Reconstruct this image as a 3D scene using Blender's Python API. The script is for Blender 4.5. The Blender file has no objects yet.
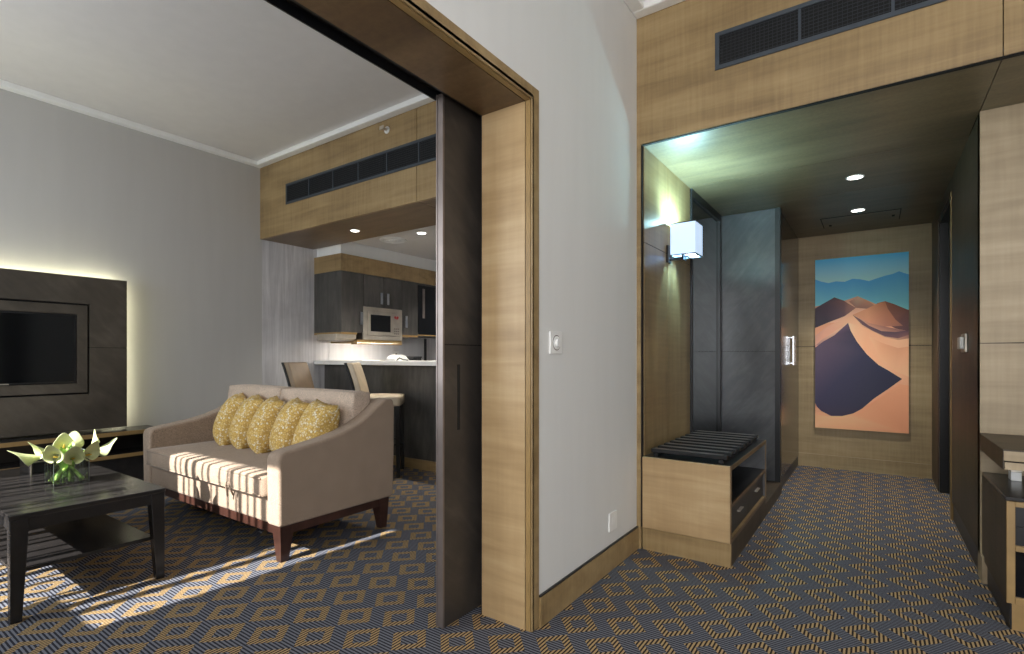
import bpy, bmesh, math, random
from mathutils import Vector, Matrix
random.seed(7)
sc = bpy.context.scene
COL = sc.collection
PI = math.pi

# ------------------------------------------------------------------ helpers
def lin(c):
    return tuple(((v/255)/12.92 if v/255 <= .04045 else ((v/255+.055)/1.055)**2.4) for v in c)

def nt(name):
    m = bpy.data.materials.new(name); m.use_nodes = True
    t = m.node_tree; b = t.nodes['Principled BSDF']
    return m, t, b

def N(t, kind, **kw):
    n = t.nodes.new(kind)
    for k, v in kw.items():
        if k in n.inputs.keys(): n.inputs[k].default_value = v
        else: setattr(n, k, v)
    return n

def math_(t, op, a, b=None, c=None):
    n = t.nodes.new('ShaderNodeMath'); n.operation = op
    for i, v in enumerate((a, b, c)):
        if v is None: continue
        if isinstance(v, (int, float)): n.inputs[i].default_value = v
        else: t.links.new(v, n.inputs[i])
    return n.outputs[0]

def ramp(t, fac, stops):
    r = t.nodes.new('ShaderNodeValToRGB')
    e = r.color_ramp.elements
    while len(e) < len(stops): e.new(.5)
    for el, (p, c) in zip(e, stops):
        el.position = p; el.color = (*lin(c), 1)
    t.links.new(fac, r.inputs[0])
    return r.outputs[0]

def mixc(t, fac, a, b, mode='MIX'):
    m = t.nodes.new('ShaderNodeMix'); m.data_type = 'RGBA'; m.blend_type = mode
    for idx, v in ((0, fac), (6, a), (7, b)):
        if isinstance(v, (int, float)): m.inputs[idx].default_value = v
        elif isinstance(v, tuple): m.inputs[idx].default_value = (*v, 1) if len(v) == 3 else v
        else: t.links.new(v, m.inputs[idx])
    return m.outputs[2]

def coords(t, scale=(1, 1, 1), rot=(0, 0, 0)):
    tc = t.nodes.new('ShaderNodeTexCoord'); mp = t.nodes.new('ShaderNodeMapping')
    mp.inputs['Scale'].default_value = scale; mp.inputs['Rotation'].default_value = rot
    t.links.new(tc.outputs['Object'], mp.inputs[0])
    return mp.outputs[0]

def noise(t, vec, scale=1, detail=4, rough=.55, dist=0):
    n = t.nodes.new('ShaderNodeTexNoise')
    n.inputs['Scale'].default_value = scale; n.inputs['Detail'].default_value = detail
    n.inputs['Roughness'].default_value = rough; n.inputs['Distortion'].default_value = dist
    t.links.new(vec, n.inputs['Vector'])
    return n.outputs[0]

def bump(t, b, h, strength=.2, dist=.002):
    n = t.nodes.new('ShaderNodeBump'); n.inputs['Strength'].default_value = strength
    n.inputs['Distance'].default_value = dist
    t.links.new(h, n.inputs['Height']); t.links.new(n.outputs[0], b.inputs['Normal'])

def plain(name, c, rough=.5, metal=0, spec=.5, var=.06, vscale=8):
    m, t, b = nt(name)
    f = noise(t, coords(t), vscale, 3)
    d = tuple(max(0, v*(1-var)) for v in c); e = tuple(min(255, v*(1+var)) for v in c)
    t.links.new(ramp(t, f, [(.3, d), (.7, e)]), b.inputs['Base Color'])
    b.inputs['Roughness'].default_value = rough; b.inputs['Metallic'].default_value = metal
    b.inputs['Specular IOR Level'].default_value = spec
    return m

def emit(name, c, s):
    m, t, b = nt(name)
    b.inputs['Base Color'].default_value = (*lin(c), 1)
    b.inputs['Emission Color'].default_value = (*lin(c), 1)
    b.inputs['Emission Strength'].default_value = s
    return m

AX = {'x': (1.1, 9, 14), 'y': (9, 1.1, 14), 'z': (9, 11, 1.1)}
FG = {'x': (55, 55, 3.0), 'y': (55, 55, 3.0), 'z': (3, 3, 55)}
def wood(name, c1, c2, c3, axis='x', rough=.38, fig=.22, spec=.5):
    """figured veneer: long soft grain, fine cross figure, blotchy colour"""
    m, t, b = nt(name)
    g = noise(t, coords(t, AX[axis]), 1, 5, .6, .4)
    bl = noise(t, coords(t, (1.5, 1.5, 2.2)), 1, 3, .5, .8)
    fg = noise(t, coords(t, FG[axis]), 1, 2, .5, 0)
    s = math_(t, 'ADD', math_(t, 'MULTIPLY', g, .55), math_(t, 'MULTIPLY', bl, .45))
    s = math_(t, 'ADD', s, math_(t, 'MULTIPLY', math_(t, 'SUBTRACT', fg, .5), fig))
    t.links.new(ramp(t, s, [(.33, c1), (.5, c2), (.66, c3)]), b.inputs['Base Color'])
    b.inputs['Roughness'].default_value = rough
    b.inputs['Specular IOR Level'].default_value = spec
    bump(t, b, fg, .06, .001)
    return m

def darkpanel(name, c1, c2, c3, rough=.35, gw=.3, rot=(.75, .75, .0), spec=.5, scale=(1.6, 1.6, 9)):
    m, t, b = nt(name)
    v0 = coords(t, (1, 1, 1), rot); mp = t.nodes.new('ShaderNodeMapping'); mp.inputs['Scale'].default_value = scale
    t.links.new(v0, mp.inputs[0])
    g = noise(t, mp.outputs[0], 2.2, 5, .6, .6)
    bl = noise(t, coords(t), 2.2, 4, .55, .5)
    s = math_(t, 'ADD', math_(t, 'MULTIPLY', g, gw), math_(t, 'MULTIPLY', bl, 1-gw))
    t.links.new(ramp(t, s, [(.34, c1), (.5, c2), (.66, c3)]), b.inputs['Base Color'])
    b.inputs['Roughness'].default_value = rough
    b.inputs['Specular IOR Level'].default_value = spec
    return m

def thin(name, c, refl):
    m = bpy.data.materials.new(name); m.use_nodes = True; t = m.node_tree; t.nodes.clear()
    tr = N(t, 'ShaderNodeBsdfTransparent'); tr.inputs[0].default_value = (*c, 1)
    gl = N(t, 'ShaderNodeBsdfGlossy'); gl.inputs['Roughness'].default_value = .02
    lw = N(t, 'ShaderNodeLayerWeight'); lw.inputs[0].default_value = .3
    f = math_(t, 'ADD', math_(t, 'MULTIPLY', lw.outputs['Fresnel'], .8), refl*.3)
    mx = N(t, 'ShaderNodeMixShader'); t.links.new(f, mx.inputs[0]); t.links.new(tr.outputs[0], mx.inputs[1]); t.links.new(gl.outputs[0], mx.inputs[2])
    o = N(t, 'ShaderNodeOutputMaterial'); t.links.new(mx.outputs[0], o.inputs[0])
    return m

class MB:
    def __init__(s): s.v = []; s.f = []; s.m = []
    def face(s, idx, mi=0): s.f.append(idx); s.m.append(mi)
    def box(s, x0, x1, y0, y1, z0, z1, mi=0):
        if x0 > x1: x0, x1 = x1, x0
        if y0 > y1: y0, y1 = y1, y0
        if z0 > z1: z0, z1 = z1, z0
        n = len(s.v)
        s.v += [(x0,y0,z0),(x1,y0,z0),(x1,y1,z0),(x0,y1,z0),(x0,y0,z1),(x1,y0,z1),(x1,y1,z1),(x0,y1,z1)]
        for q in ((0,3,2,1),(4,5,6,7),(0,1,5,4),(1,2,6,5),(2,3,7,6),(3,0,4,7)): s.face([n+i for i in q], mi)
        return s
    def hexa(s, bot, top, mi=0):
        n = len(s.v); s.v += list(bot)+list(top)
        for q in ((0,3,2,1),(4,5,6,7),(0,1,5,4),(1,2,6,5),(2,3,7,6),(3,0,4,7)): s.face([n+i for i in q], mi)
        return s
    def prism(s, pts, axis, a0, a1, mi=0):
        """polygon pts in the plane across axis, run from a0 to a1"""
        def P(p, a):
            return (a, p[0], p[1]) if axis == 'x' else (p[0], a, p[1]) if axis == 'y' else (p[0], p[1], a)
        n = len(s.v); k = len(pts)
        s.v += [P(p, a0) for p in pts]+[P(p, a1) for p in pts]
        s.face(list(range(n, n+k))[::-1], mi); s.face(list(range(n+k, n+2*k)), mi)
        for i in range(k):
            j = (i+1) % k; s.face([n+i, n+j, n+k+j, n+k+i], mi)
        return s
    def rings(s, rings, cap=True, mi=0, closed=True):
        n = len(s.v); k = len(rings[0])
        for r in rings: s.v += [tuple(p) for p in r]
        for a in range(len(rings)-1):
            for i in range(k if closed else k-1):
                j = (i+1) % k
                s.face([n+a*k+i, n+a*k+j, n+(a+1)*k+j, n+(a+1)*k+i], mi)
        if cap:
            s.face(list(range(n, n+k))[::-1], mi)
            s.face([n+(len(rings)-1)*k+i for i in range(k)], mi)
        return s
    def tube(s, path, rad, seg=10, mi=0):
        path = [Vector(p) for p in path]; rr = rad if isinstance(rad, (list, tuple)) else [rad]*len(path)
        out = []; ref = None
        for i, p in enumerate(path):
            d = (path[min(i+1, len(path)-1)]-path[max(i-1, 0)]).normalized()
            if ref is None: ref = d.orthogonal().normalized()
            a = (ref-d*ref.dot(d)).normalized(); ref = a; b = d.cross(a)
            out.append([p+(a*math.cos(2*PI*k/seg)+b*math.sin(2*PI*k/seg))*rr[i] for k in range(seg)])
        return s.rings(out, True, mi)
    def cyl(s, c, r, h, axis='z', seg=24, mi=0):
        c = Vector(c); d = {'x': Vector((1,0,0)), 'y': Vector((0,1,0)), 'z': Vector((0,0,1))}[axis]
        return s.tube([c, c+d*h], r, seg, mi)

def obj(name, mb, mats, parent=None, bev=0, seg=2, smooth=None, sub=0, local=False):
    me = bpy.data.meshes.new(name)
    off = Vector((0, 0, 0))
    p = parent
    while p is not None and not local:
        off += p.location; p = p.parent
    me.from_pydata([tuple(Vector(v)-off) for v in mb.v], [], mb.f)
    if not isinstance(mats, (list, tuple)): mats = [mats]
    for m in mats: me.materials.append(m)
    for pl, mi in zip(me.polygons, mb.m): pl.material_index = mi
    bm = bmesh.new(); bm.from_mesh(me); bmesh.ops.recalc_face_normals(bm, faces=bm.faces); bm.to_mesh(me); bm.free()
    o = bpy.data.objects.new(name, me); COL.objects.link(o)
    if parent is not None: o.parent = parent
    if bev:
        md = o.modifiers.new('bevel', 'BEVEL'); md.width = bev; md.segments = seg; md.limit_method = 'ANGLE'; md.angle_limit = .6
    if sub:
        md = o.modifiers.new('sub', 'SUBSURF'); md.levels = sub; md.render_levels = sub
    if smooth is not None:
        me.polygons.foreach_set('use_smooth', [True]*len(me.polygons))
        if smooth < 180: me.set_sharp_from_angle(angle=math.radians(smooth))
    return o

def tag(o, label, cat, group=None):
    o['label'] = label; o['category'] = cat
    if group: o['group'] = group
    return o
def thing(name, label, cat, loc=(0, 0, 0), group=None):
    o = bpy.data.objects.new(name, None); o.empty_display_size = .05; COL.objects.link(o); o.location = loc
    return tag(o, label, cat, group)
def struct(name, mb=None, mats=None, parent=None, loc=None, **kw):
    if mb is None:
        o = bpy.data.objects.new(name, None); COL.objects.link(o)
        if loc: o.location = loc
    else: o = obj(name, mb, mats, parent, **kw)
    if parent is None: o['kind'] = 'structure'
    return o
def dup(root, loc, rz=None, label=None):
    r = root.copy(); COL.objects.link(r); r.location = loc
    if rz is not None: r.rotation_euler = (0, 0, rz)
    if label: r['label'] = label
    for ch in root.children:
        c = ch.copy(); COL.objects.link(c); c.parent = r
        for g in ch.children:
            d = g.copy(); COL.objects.link(d); d.parent = c
    return r
B = lambda *a: MB().box(*a)

# ------------------------------------------------------------------ materials
def carpet():
    m, t, b = nt('carpet')
    tc = t.nodes.new('ShaderNodeTexCoord'); sx = t.nodes.new('ShaderNodeSeparateXYZ')
    t.links.new(tc.outputs['Object'], sx.inputs[0])
    X = math_(t, 'ADD', sx.outputs[0], .527+33.3); Y = math_(t, 'SUBTRACT', sx.outputs[1], 2.265-40)
    W, H = .333, .2
    def sub(ox, oy):
        fx = math_(t, 'ABSOLUTE', math_(t, 'SUBTRACT', math_(t, 'FRACT', math_(t, 'ADD', math_(t, 'DIVIDE', X, W), ox)), .5))
        fy = math_(t, 'ABSOLUTE', math_(t, 'SUBTRACT', math_(t, 'FRACT', math_(t, 'ADD', math_(t, 'DIVIDE', Y, H), oy)), .5))
        return math_(t, 'ADD', math_(t, 'MULTIPLY', fx, W/.090), math_(t, 'MULTIPLY', fy, H/.095))
    d = math_(t, 'MINIMUM', sub(.5, .5), sub(0, 0))
    ring = math_(t, 'MULTIPLY', math_(t, 'LESS_THAN', d, 1.0), math_(t, 'GREATER_THAN', d, .50))
    p = .0148
    sxs = math_(t, 'FRACT', math_(t, 'DIVIDE', X, p)); sys_ = math_(t, 'FRACT', math_(t, 'DIVIDE', Y, p))
    wob = noise(t, coords(t), 90, 2)
    bx = math_(t, 'LESS_THAN', sxs, math_(t, 'ADD', .42, math_(t, 'MULTIPLY', wob, .2)))
    by = math_(t, 'LESS_THAN', sys_, math_(t, 'ADD', .42, math_(t, 'MULTIPLY', wob, .2)))
    big = noise(t, coords(t), 260, 2)
    och = mixc(t, big, lin((152, 126, 88)), lin((212, 183, 135)))
    brn = lin((48, 40, 38))
    blu = mixc(t, big, lin((92, 96, 107)), lin((138, 142, 154)))
    nav = lin((45, 46, 55))
    c = mixc(t, ring, mixc(t, by, nav, blu), mixc(t, bx, brn, och))
    t.links.new(c, b.inputs['Base Color'])
    b.inputs['Roughness'].default_value = .95; b.inputs['Specular IOR Level'].default_value = .1
    bump(t, b, big, .5, .003)
    return m

def paint(name, c, streak=0.0):
    m, t, b = nt(name)
    f = noise(t, coords(t, (9, 9, 1.0)), 1, 2)
    d = tuple(v*(1-.008-streak) for v in c); e = tuple(min(255, v*(1+.008+streak)) for v in c)
    t.links.new(ramp(t, f, [(.3, d), (.7, e)]), b.inputs['Base Color'])
    b.inputs['Roughness'].default_value = .6; b.inputs['Specular IOR Level'].default_value = .3
    return m

def fabric(name, c, scale=380, var=.3):
    m, t, b = nt(name)
    f = noise(t, coords(t, (1, 1, 1)), scale, 2, .7)
    g = noise(t, coords(t, (1, 1, 1)), 9, 2, .5)
    s = math_(t, 'ADD', math_(t, 'MULTIPLY', f, .94), math_(t, 'MULTIPLY', g, .06))
    d = tuple(v*(1-var) for v in c); e = tuple(min(255, v*(1+var)) for v in c)
    t.links.new(ramp(t, s, [(.36, d), (.64, e)]), b.inputs['Base Color'])
    b.inputs['Roughness'].default_value = .9; b.inputs['Specular IOR Level'].default_value = .15
    b.inputs['Sheen Weight'].default_value = .15
    bump(t, b, f, .25, .001)
    return m

def mosaic():
    m, t, b = nt('yellow_mosaic_fabric')
    v = t.nodes.new('ShaderNodeTexVoronoi'); v.inputs['Scale'].default_value = 75
    t.links.new(coords(t), v.inputs['Vector'])
    sp = t.nodes.new('ShaderNodeSeparateColor'); t.links.new(v.outputs['Color'], sp.inputs[0])
    n2 = noise(t, coords(t), 7, 2)
    s = math_(t, 'ADD', math_(t, 'MULTIPLY', sp.outputs[0], .7), math_(t, 'MULTIPLY', n2, .35))
    c = ramp(t, s, [(.18, (186, 150, 74)), (.40, (216, 182, 100)), (.62, (226, 200, 134)), (.80, (232, 224, 200))])
    e = t.nodes.new('ShaderNodeTexVoronoi'); e.inputs['Scale'].default_value = 75; e.feature = 'DISTANCE_TO_EDGE'
    t.links.new(coords(t), e.inputs['Vector'])
    edge = math_(t, 'LESS_THAN', e.outputs['Distance'], .09)
    t.links.new(mixc(t, edge, c, lin((184, 148, 78))), b.inputs['Base Color'])
    b.inputs['Roughness'].default_value = .8
    return m

def glass(name, c=(1, 1, 1), rough=0.0, ior=1.45):
    m, t, b = nt(name)
    b.inputs['Base Color'].default_value = (*c, 1); b.inputs['Roughness'].default_value = rough
    b.inputs['Transmission Weight'].default_value = 1; b.inputs['IOR'].default_value = ior
    return m

M = {}
M['carpet'] = carpet()
M['white'] = paint('warm_white_paint', (222, 222, 220))
M['grey'] = paint('soft_grey_paint', (190, 188, 185))
M['ceil'] = paint('ceiling_paint', (222, 219, 217))
M['cornice'] = paint('cornice_white', (240, 240, 238))
M['veneer'] = wood('golden_veneer', (124, 102, 70), (150, 126, 88), (168, 144, 104), 'x')
M['jamb'] = wood('pale_jamb_veneer', (158, 130, 92), (180, 152, 112), (198, 172, 132), 'x', fig=.1)
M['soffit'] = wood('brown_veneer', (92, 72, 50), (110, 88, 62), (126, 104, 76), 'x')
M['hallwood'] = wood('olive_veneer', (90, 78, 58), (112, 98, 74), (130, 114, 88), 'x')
M['niche'] = wood('niche_veneer', (116, 96, 66), (138, 116, 80), (156, 134, 96), 'z')
M['linen'] = wood('linen_veneer', (144, 127, 100), (164, 146, 117), (180, 162, 133), 'x', fig=.18, rough=.5)
M['endwood'] = wood('end_wall_veneer', (132, 112, 78), (154, 133, 96), (170, 149, 112), 'x', fig=.2, rough=.45)
M['gloss'] = wood('dark_gloss_veneer', (50, 44, 36), (68, 60, 50), (86, 76, 64), 'z', rough=.16)
M['rightgloss'] = wood('right_gloss_veneer', (52, 42, 30), (70, 58, 42), (86, 72, 54), 'z', rough=.45)
M['bronze'] = darkpanel('bronze_panel', (38, 35, 33), (56, 51, 47), (80, 73, 66), .42)
M['tvpanel'] = darkpanel('tv_panel_bronze', (58, 52, 45), (76, 69, 60), (96, 88, 78), .5)
M['slate'] = darkpanel('slate_panel', (56, 57, 60), (76, 77, 80), (100, 101, 103), .3)
M['charcoal'] = darkpanel('charcoal_wood', (54, 53, 52), (72, 70, 68), (92, 89, 86), .45, .6, scale=(6, 6, 1.2), rot=(0, 0, 0))
M['paper'] = darkpanel('streaked_grey_paper', (184, 182, 184), (208, 206, 208), (232, 230, 232), .6, .6, scale=(14, 14, .7), rot=(0, 0, 0))
M['splash'] = paint('pale_splashback', (214, 214, 216), .03)
M['black'] = plain('black_satin', (22, 23, 26), .35)
M['blackgap'] = plain('shadow_gap_black', (12, 12, 13), .8)
M['screen'] = plain('black_screen', (6, 8, 11), .12)
M['blackgloss'] = plain('black_gloss', (10, 12, 16), .1)
M['grille'] = plain('slate_grille', (58, 66, 74), .45)
M['grilledark'] = plain('grille_dark', (26, 31, 37), .6)
M['espresso'] = plain('espresso_lacquer', (42, 40, 40), .24, var=.12)
M['footwood'] = wood('mahogany', (44, 28, 24), (60, 38, 32), (76, 50, 42), 'x', rough=.3)
M['sofa'] = fabric('taupe_weave', (150, 132, 116))
M['cushion'] = fabric('oatmeal_weave', (186, 168, 152))
M['mosaic'] = mosaic()
M['leather'] = plain('cream_leather', (196, 180, 156), .5)
M['shaded_cream_leather'] = plain('shaded_cream_leather', (132, 114, 94), .5)  # cream leather of the second stool, its shade put into the colour
M['steel'] = plain('brushed_steel', (190, 182, 170), .35, .55, var=.08)
M['chrome'] = plain('chrome', (214, 216, 220), .12, 1, var=.03)
M['plastic'] = plain('white_plastic', (236, 236, 234), .35, var=.02)
M['stone'] = plain('white_stone', (232, 232, 230), .3, var=.02)
M['red'] = plain('red_print', (176, 40, 40), .5)
M['gold'] = plain('gold_strip', (150, 122, 78), .4, var=.08)
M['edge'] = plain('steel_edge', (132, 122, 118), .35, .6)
M['glass'] = thin('clear_glass', (.97, .99, .98), .12)
M['glassedge'] = plain('pale_glass_edge', (150, 164, 156), .15)
M['water'] = thin('water', (.93, .98, .92), .05)
M['petal'] = plain('cream_petal', (208, 216, 164), .45, var=.06, vscale=20)
M['stem'] = plain('green_stem', (172, 208, 104), .4, var=.2, vscale=30)
M['leaf'] = plain('leaf_green', (136, 178, 76), .45, var=.25, vscale=30)
M['spadix'] = plain('yellow_spadix', (216, 180, 70), .6)
M['mirror'] = plain('smoked_mirror', (150, 156, 158), .04, 1, var=.01)
M['shade'] = emit('lit_fabric_shade', (200, 222, 250), .75)
M['bulb'] = emit('lit_lens', (255, 252, 244), 12)
M['led'] = emit('led_strip', (248, 245, 208), 30)
M['led_white'] = emit('led_white', (255, 250, 240), 150)
M['sheer_glow'] = emit('sheer_daylight_glow', (240, 244, 250), 1.0)
M['tile'] = plain('dark_tile', (60, 60, 62), .4)

# ------------------------------------------------------------------ dimensions (metres; camera stands at 0,0)
XL, X0, XI = -5.34, -1.155, -1.44       # far left wall, near face / far face of the dividing wall
Y0, ZC, ZT = 2.945, 3.133, 3.18          # cabinet-front plane, wall top, ceiling
XR, YS, YL = 3.0, -2.6, -1.0            # right end, south wall of the near room, window wall of the lounge
HZ = 2.385                              # hall / kitchen soffit

YK = 2.975                               # lounge side of the kitchen header
# ------------------------------------------------------------------ setting
struct('floor', B(XL-.15, XR+.15, YS-.15, 6.6, -.1, 0), M['carpet'])
struct('ceiling', MB().box(XL-.15, XI, YL-.15, Y0+.02, ZT, ZT+.1).box(XI, XR+.15, YS-.15, Y0+.02, ZT, ZT+.1), M['ceil'])
struct('wall_left', MB().box(XL-.12, XL, YL-.12, YK+.02, 0, ZT), M['grey'])
struct('wall_kitchen_left', MB().box(XL-.12, XL, YK+.02, 6.4, 0, 2.7), M['paper'])
# dividing wall with its wide doorway (opening y -0.4 .. 1.79, up to z 2.196), pocket for the sliding door inside
wm = MB()
wm.box(XI+.03, X0, 1.803, Y0, 0, ZT); wm.box(XI-.065, XI+.03, 2.62, Y0, 0, ZT)
wm.box(XI-.09, XI-.066, 1.90, YK, 0, ZT)
wm.box(XI+.03, X0, YS, -.4, 0, ZT); wm.box(XI-.09, XI+.03, YS, -.4, 0, ZT)
wm.box(XI+.03, X0, -.4, 1.803, 2.213, ZT); wm.box(XI-.08, XI-.066, -.4, 1.9, 2.24, ZT)
struct('wall_middle', wm, M['white'])
struct('wall_right', B(XR, XR+.1, YS, 3.6, 0, ZT), M['white'])
# south walls with the window openings
sw = MB()
sw.box(X0, -.6, YS-.1, YS, 0, ZT); sw.box(2.6, XR, YS-.1, YS, 0, ZT); sw.box(-.6, 2.6, YS-.1, YS, 0, .35); sw.box(-.6, 2.6, YS-.1, YS, 2.75, ZT)
struct('wall_south', sw, M['white'])
WX0, WX1, WZ0, WZ1 = -4.13, -2.785, .45, 2.43
lw = MB()
lw.box(XL, WX0, YL-.1, YL, 0, ZT); lw.box(WX1, XI-.09, YL-.1, YL, 0, ZT)
lw.box(WX0, WX1, YL-.1, YL, 0, WZ0); lw.box(WX0, WX1, YL-.1, YL, WZ1, ZT)
lw.box(-3.27, WX1, YL-.1, YL, WZ0, 1.24)  # unseen raised sill, added to keep low sun off part of the floor
struct('wall_window', lw, M['grey'])
w1 = struct('window_1', MB().box(WX0, -3.27, YL-.1, YL-.06, WZ0, WZ0+.04).box(WX0, WX0+.04, YL-.1, YL-.06, WZ0, WZ1).box(-3.29, -3.25, YL-.1, YL-.06, 1.24, WZ1)
   .box(WX0, WX1, YL-.1, YL-.06, WZ1-.03, WZ1).box(-3.25, WX1, YL-.1, YL-.06, 1.24, 1.27), M['grille'])
w2 = struct('window_glow_panel', B(-.6, 2.6, YS-.06, YS-.05, .35, 2.75), M['sheer_glow'])  # unseen glowing panel, added to shut the sun out and give soft daylight
# vertical blind: irregular gaps make the sun stripes
bl = MB(); x = WX0
while x < WX1-.09:
    w = random.choice([.022, .03, .045, .03, .06]); bl.box(x, x+w, YL+.02, YL+.022, WZ0-.02, WZ1+.02); x += w+random.choice([.05, .075, .09, .11])
bl.box(WX0-.05, WX1+.05, YL+.0, YL+.04, WZ1+.02, WZ1+.07)
struct('window_blind', bl, M['grey'], parent=w1)

# cornices
def cornice(n, x0, x1, y0, y1): struct(n, B(x0, x1, y0, y1, ZC, ZT), M['cornice'], bev=.008)
cornice('trim_1', XL, XL+.075, YL, YK)
cornice('trim_2', XL+.075, XI-.09, YK-.075, YK)
cornice('trim_3', X0, X0+.075, YS, Y0-.075)
cornice('trim_4', X0, XR, Y0-.075, Y0)
cornice('trim_5', XI-.165, XI-.09, YL, Y0-.075)

# lounge/kitchen header: veneer panels, soffit
hb = struct('wall_kitchen_front', MB().box(XL, -3.016, YK, YK+.03, HZ, ZT).box(-3.011, XI-.09, YK, YK+.03, HZ, ZT), M['veneer'])
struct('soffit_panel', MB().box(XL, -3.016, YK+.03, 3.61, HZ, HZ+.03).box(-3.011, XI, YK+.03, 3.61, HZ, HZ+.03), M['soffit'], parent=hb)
struct('shadow_gap', MB().box(-3.05, -2.98, YK+.031, YK+.05, HZ+.031, ZT), M['blackgap'], parent=hb)
KC = 2.45
struct('ceiling_kitchen', MB().box(XL, XI, 3.61, 6.4, KC, KC+.06), M['ceil'])
struct('wall_kitchen_splashback', B(XL, XL+.006, 3.82, 5.41, 1.096, 1.392), M['splash'])
struct('wall_kitchen_back', B(XL, -1.7, 6.4, 6.5, 0, 2.7), M['splash'])
struct('wall_kitchen_right', B(-1.75, -1.7, 3.01, 6.4, 0, 2.7), M['paper'])
kb = MB().box(XL, -4.9, 3.66, 6.4, 2.29, KC)
struct('wall_kitchen_bulkhead', kb, M['cornice'])
struct('trim_6', B(XL, -4.842, 3.622, 6.39, 2.10, 2.289), M['veneer'])

# doorway lining, casing, strip
d = struct('door_2', loc=(X0, 1.8, 0))
JY = 1.79
struct('jamb_lining', MB().box(-1.412, -1.186, JY, JY+.012, 0, 2.192), M['jamb'], parent=d)
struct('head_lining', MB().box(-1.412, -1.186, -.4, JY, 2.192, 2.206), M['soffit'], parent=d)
struct('metal_strip', MB().box(-1.182, -1.159, JY, JY+.012, 0, 2.192).box(-1.182, -1.159, -.4, JY, 2.192, 2.2), M['gold'], parent=d)
struct('shadow_gap', MB().box(-1.42, -1.150, JY+.004, JY+.012, 0, 2.21).box(-1.415, -1.15, -.4, JY+.004, 2.2, 2.212), M['blackgap'], parent=d)
struct('casing', MB().box(-1.157, -1.150, JY+.001, JY+.055, 0, 2.193+.055).box(-1.157, -1.150, -.4, JY+.001, 2.193, 2.193+.055), M['veneer'], parent=d, bev=.002)
struct('track', MB().box(-1.425, -1.414, -.4, 2.6, 2.195, 2.3).box(-1.505, -1.499, -.4, 1.9, 2.205, 2.3).box(-1.499, -1.425, -.4, 2.6, 2.24, 2.3), M['black'], parent=d)
# the dark sliding leaf
dl = struct('door_1', loc=(-1.483, 1.58, 0))
struct('panel', MB().box(-1.496, -1.462, 1.600, 2.6, .008, 1.182).box(-1.496, -1.462, 1.600, 2.6, 1.187, 2.225), M['bronze'], parent=dl)
struct('edge_strip', MB().box(-1.498, -1.491, 1.590, 1.600, .008, 2.225).box(-1.491, -1.468, 1.593, 1.600, .008, 2.225).box(-1.468, -1.460, 1.590, 1.600, .008, 2.225), M['edge'], parent=dl)
struct('door_handle', MB().box(-1.4625, -1.4605, 1.684, 1.700, .82, 1.10), M['blackgap'], parent=dl)
struct('seam', B(-1.494, -1.465, 1.603, 2.59, 1.18, 1.19), M['blackgap'], parent=dl)

# baseboards
struct('baseboard_middle', MB().box(X0, X0+.014, JY+.056, Y0-.002, 0, .124), M['veneer'])
struct('baseboard_middle_cap', MB().box(X0, X0+.01, JY+.056, Y0-.002, .124, .131), M['black'])
struct('baseboard_left', MB().box(XL, XL+.012, YL, Y0+.6, 0, .12), M['veneer'])

# hall header and ceiling
hh = struct('wall_hall_front', MB().box(X0, .440, Y0, Y0+.03, HZ+.004, ZT).box(.444, XR, Y0, Y0+.03, HZ+.004, ZT)
    .box(X0, -1.130, Y0, Y0+.03, .13, HZ+.004), M['veneer'])
struct('shadow_gap', MB().box(-1.122, XR, Y0+.006, Y0+.03, HZ, HZ+.004).box(.40, .48, Y0+.031, Y0+.04, HZ+.05, ZT).box(-1.130, -1.124, Y0+.006, Y0+.03, .13, HZ), M['blackgap'], parent=hh)
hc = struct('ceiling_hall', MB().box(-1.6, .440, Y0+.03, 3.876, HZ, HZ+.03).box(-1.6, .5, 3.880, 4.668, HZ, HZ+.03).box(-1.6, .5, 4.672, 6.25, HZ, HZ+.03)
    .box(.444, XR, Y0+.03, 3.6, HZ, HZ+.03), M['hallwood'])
struct('shadow_gap', B(-1.6, XR, Y0+.03, 6.25, HZ+.031, HZ+.04), M['blackgap'], parent=hc)
struct('access_hatch', MB().box(-.40, .19, 5.45, 5.456, HZ-.003, HZ+.001).box(-.40, -.394, 5.45, 5.856, HZ-.003, HZ+.001).box(.184, .19, 5.45, 5.856, HZ-.003, HZ+.001)
    .box(-.35, -.33, 5.75, 5.80, HZ-.004, HZ+.001).box(.13, .15, 5.65, 5.70, HZ-.004, HZ+.001), M['blackgap'], parent=hc)
# niche wall (left side of hall)
nw = struct('wall_niche', MB().box(-1.6, -1.12, Y0+.031, 3.406, 0, 1.814).box(-1.6, -1.12, Y0+.031, 3.406, 1.818, HZ)
    .box(-1.6, -1.12, 3.410, 3.91, 0, 1.814).box(-1.6, -1.12, 3.410, 3.91, 1.818, HZ).box(-1.6, -1.128, 3.91, 4.82, 0, HZ), M['niche'])
struct('shadow_gap', B(-1.5, -1.123, Y0+.032, 3.9, .2, HZ-.01), M['blackgap'], parent=nw)
struct('baseboard_niche', B(X0, -1.128, Y0-.002, Y0+.012, 0, .128), M['veneer'])
# end wall
ew = struct('wall_end', MB().box(-1.0, .5, 6.2, 6.3, .0, 1.241).box(-1.0, .5, 6.2, 6.3, 1.246, HZ), M['endwood'])
struct('seam', B(-.99, .49, 6.21, 6.29, 1.23, 1.26), M['blackgap'], parent=ew)
struct('baseboard_end', B(-.65, .443, 6.185, 6.2, 0, .132), M['endwood'])
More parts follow.
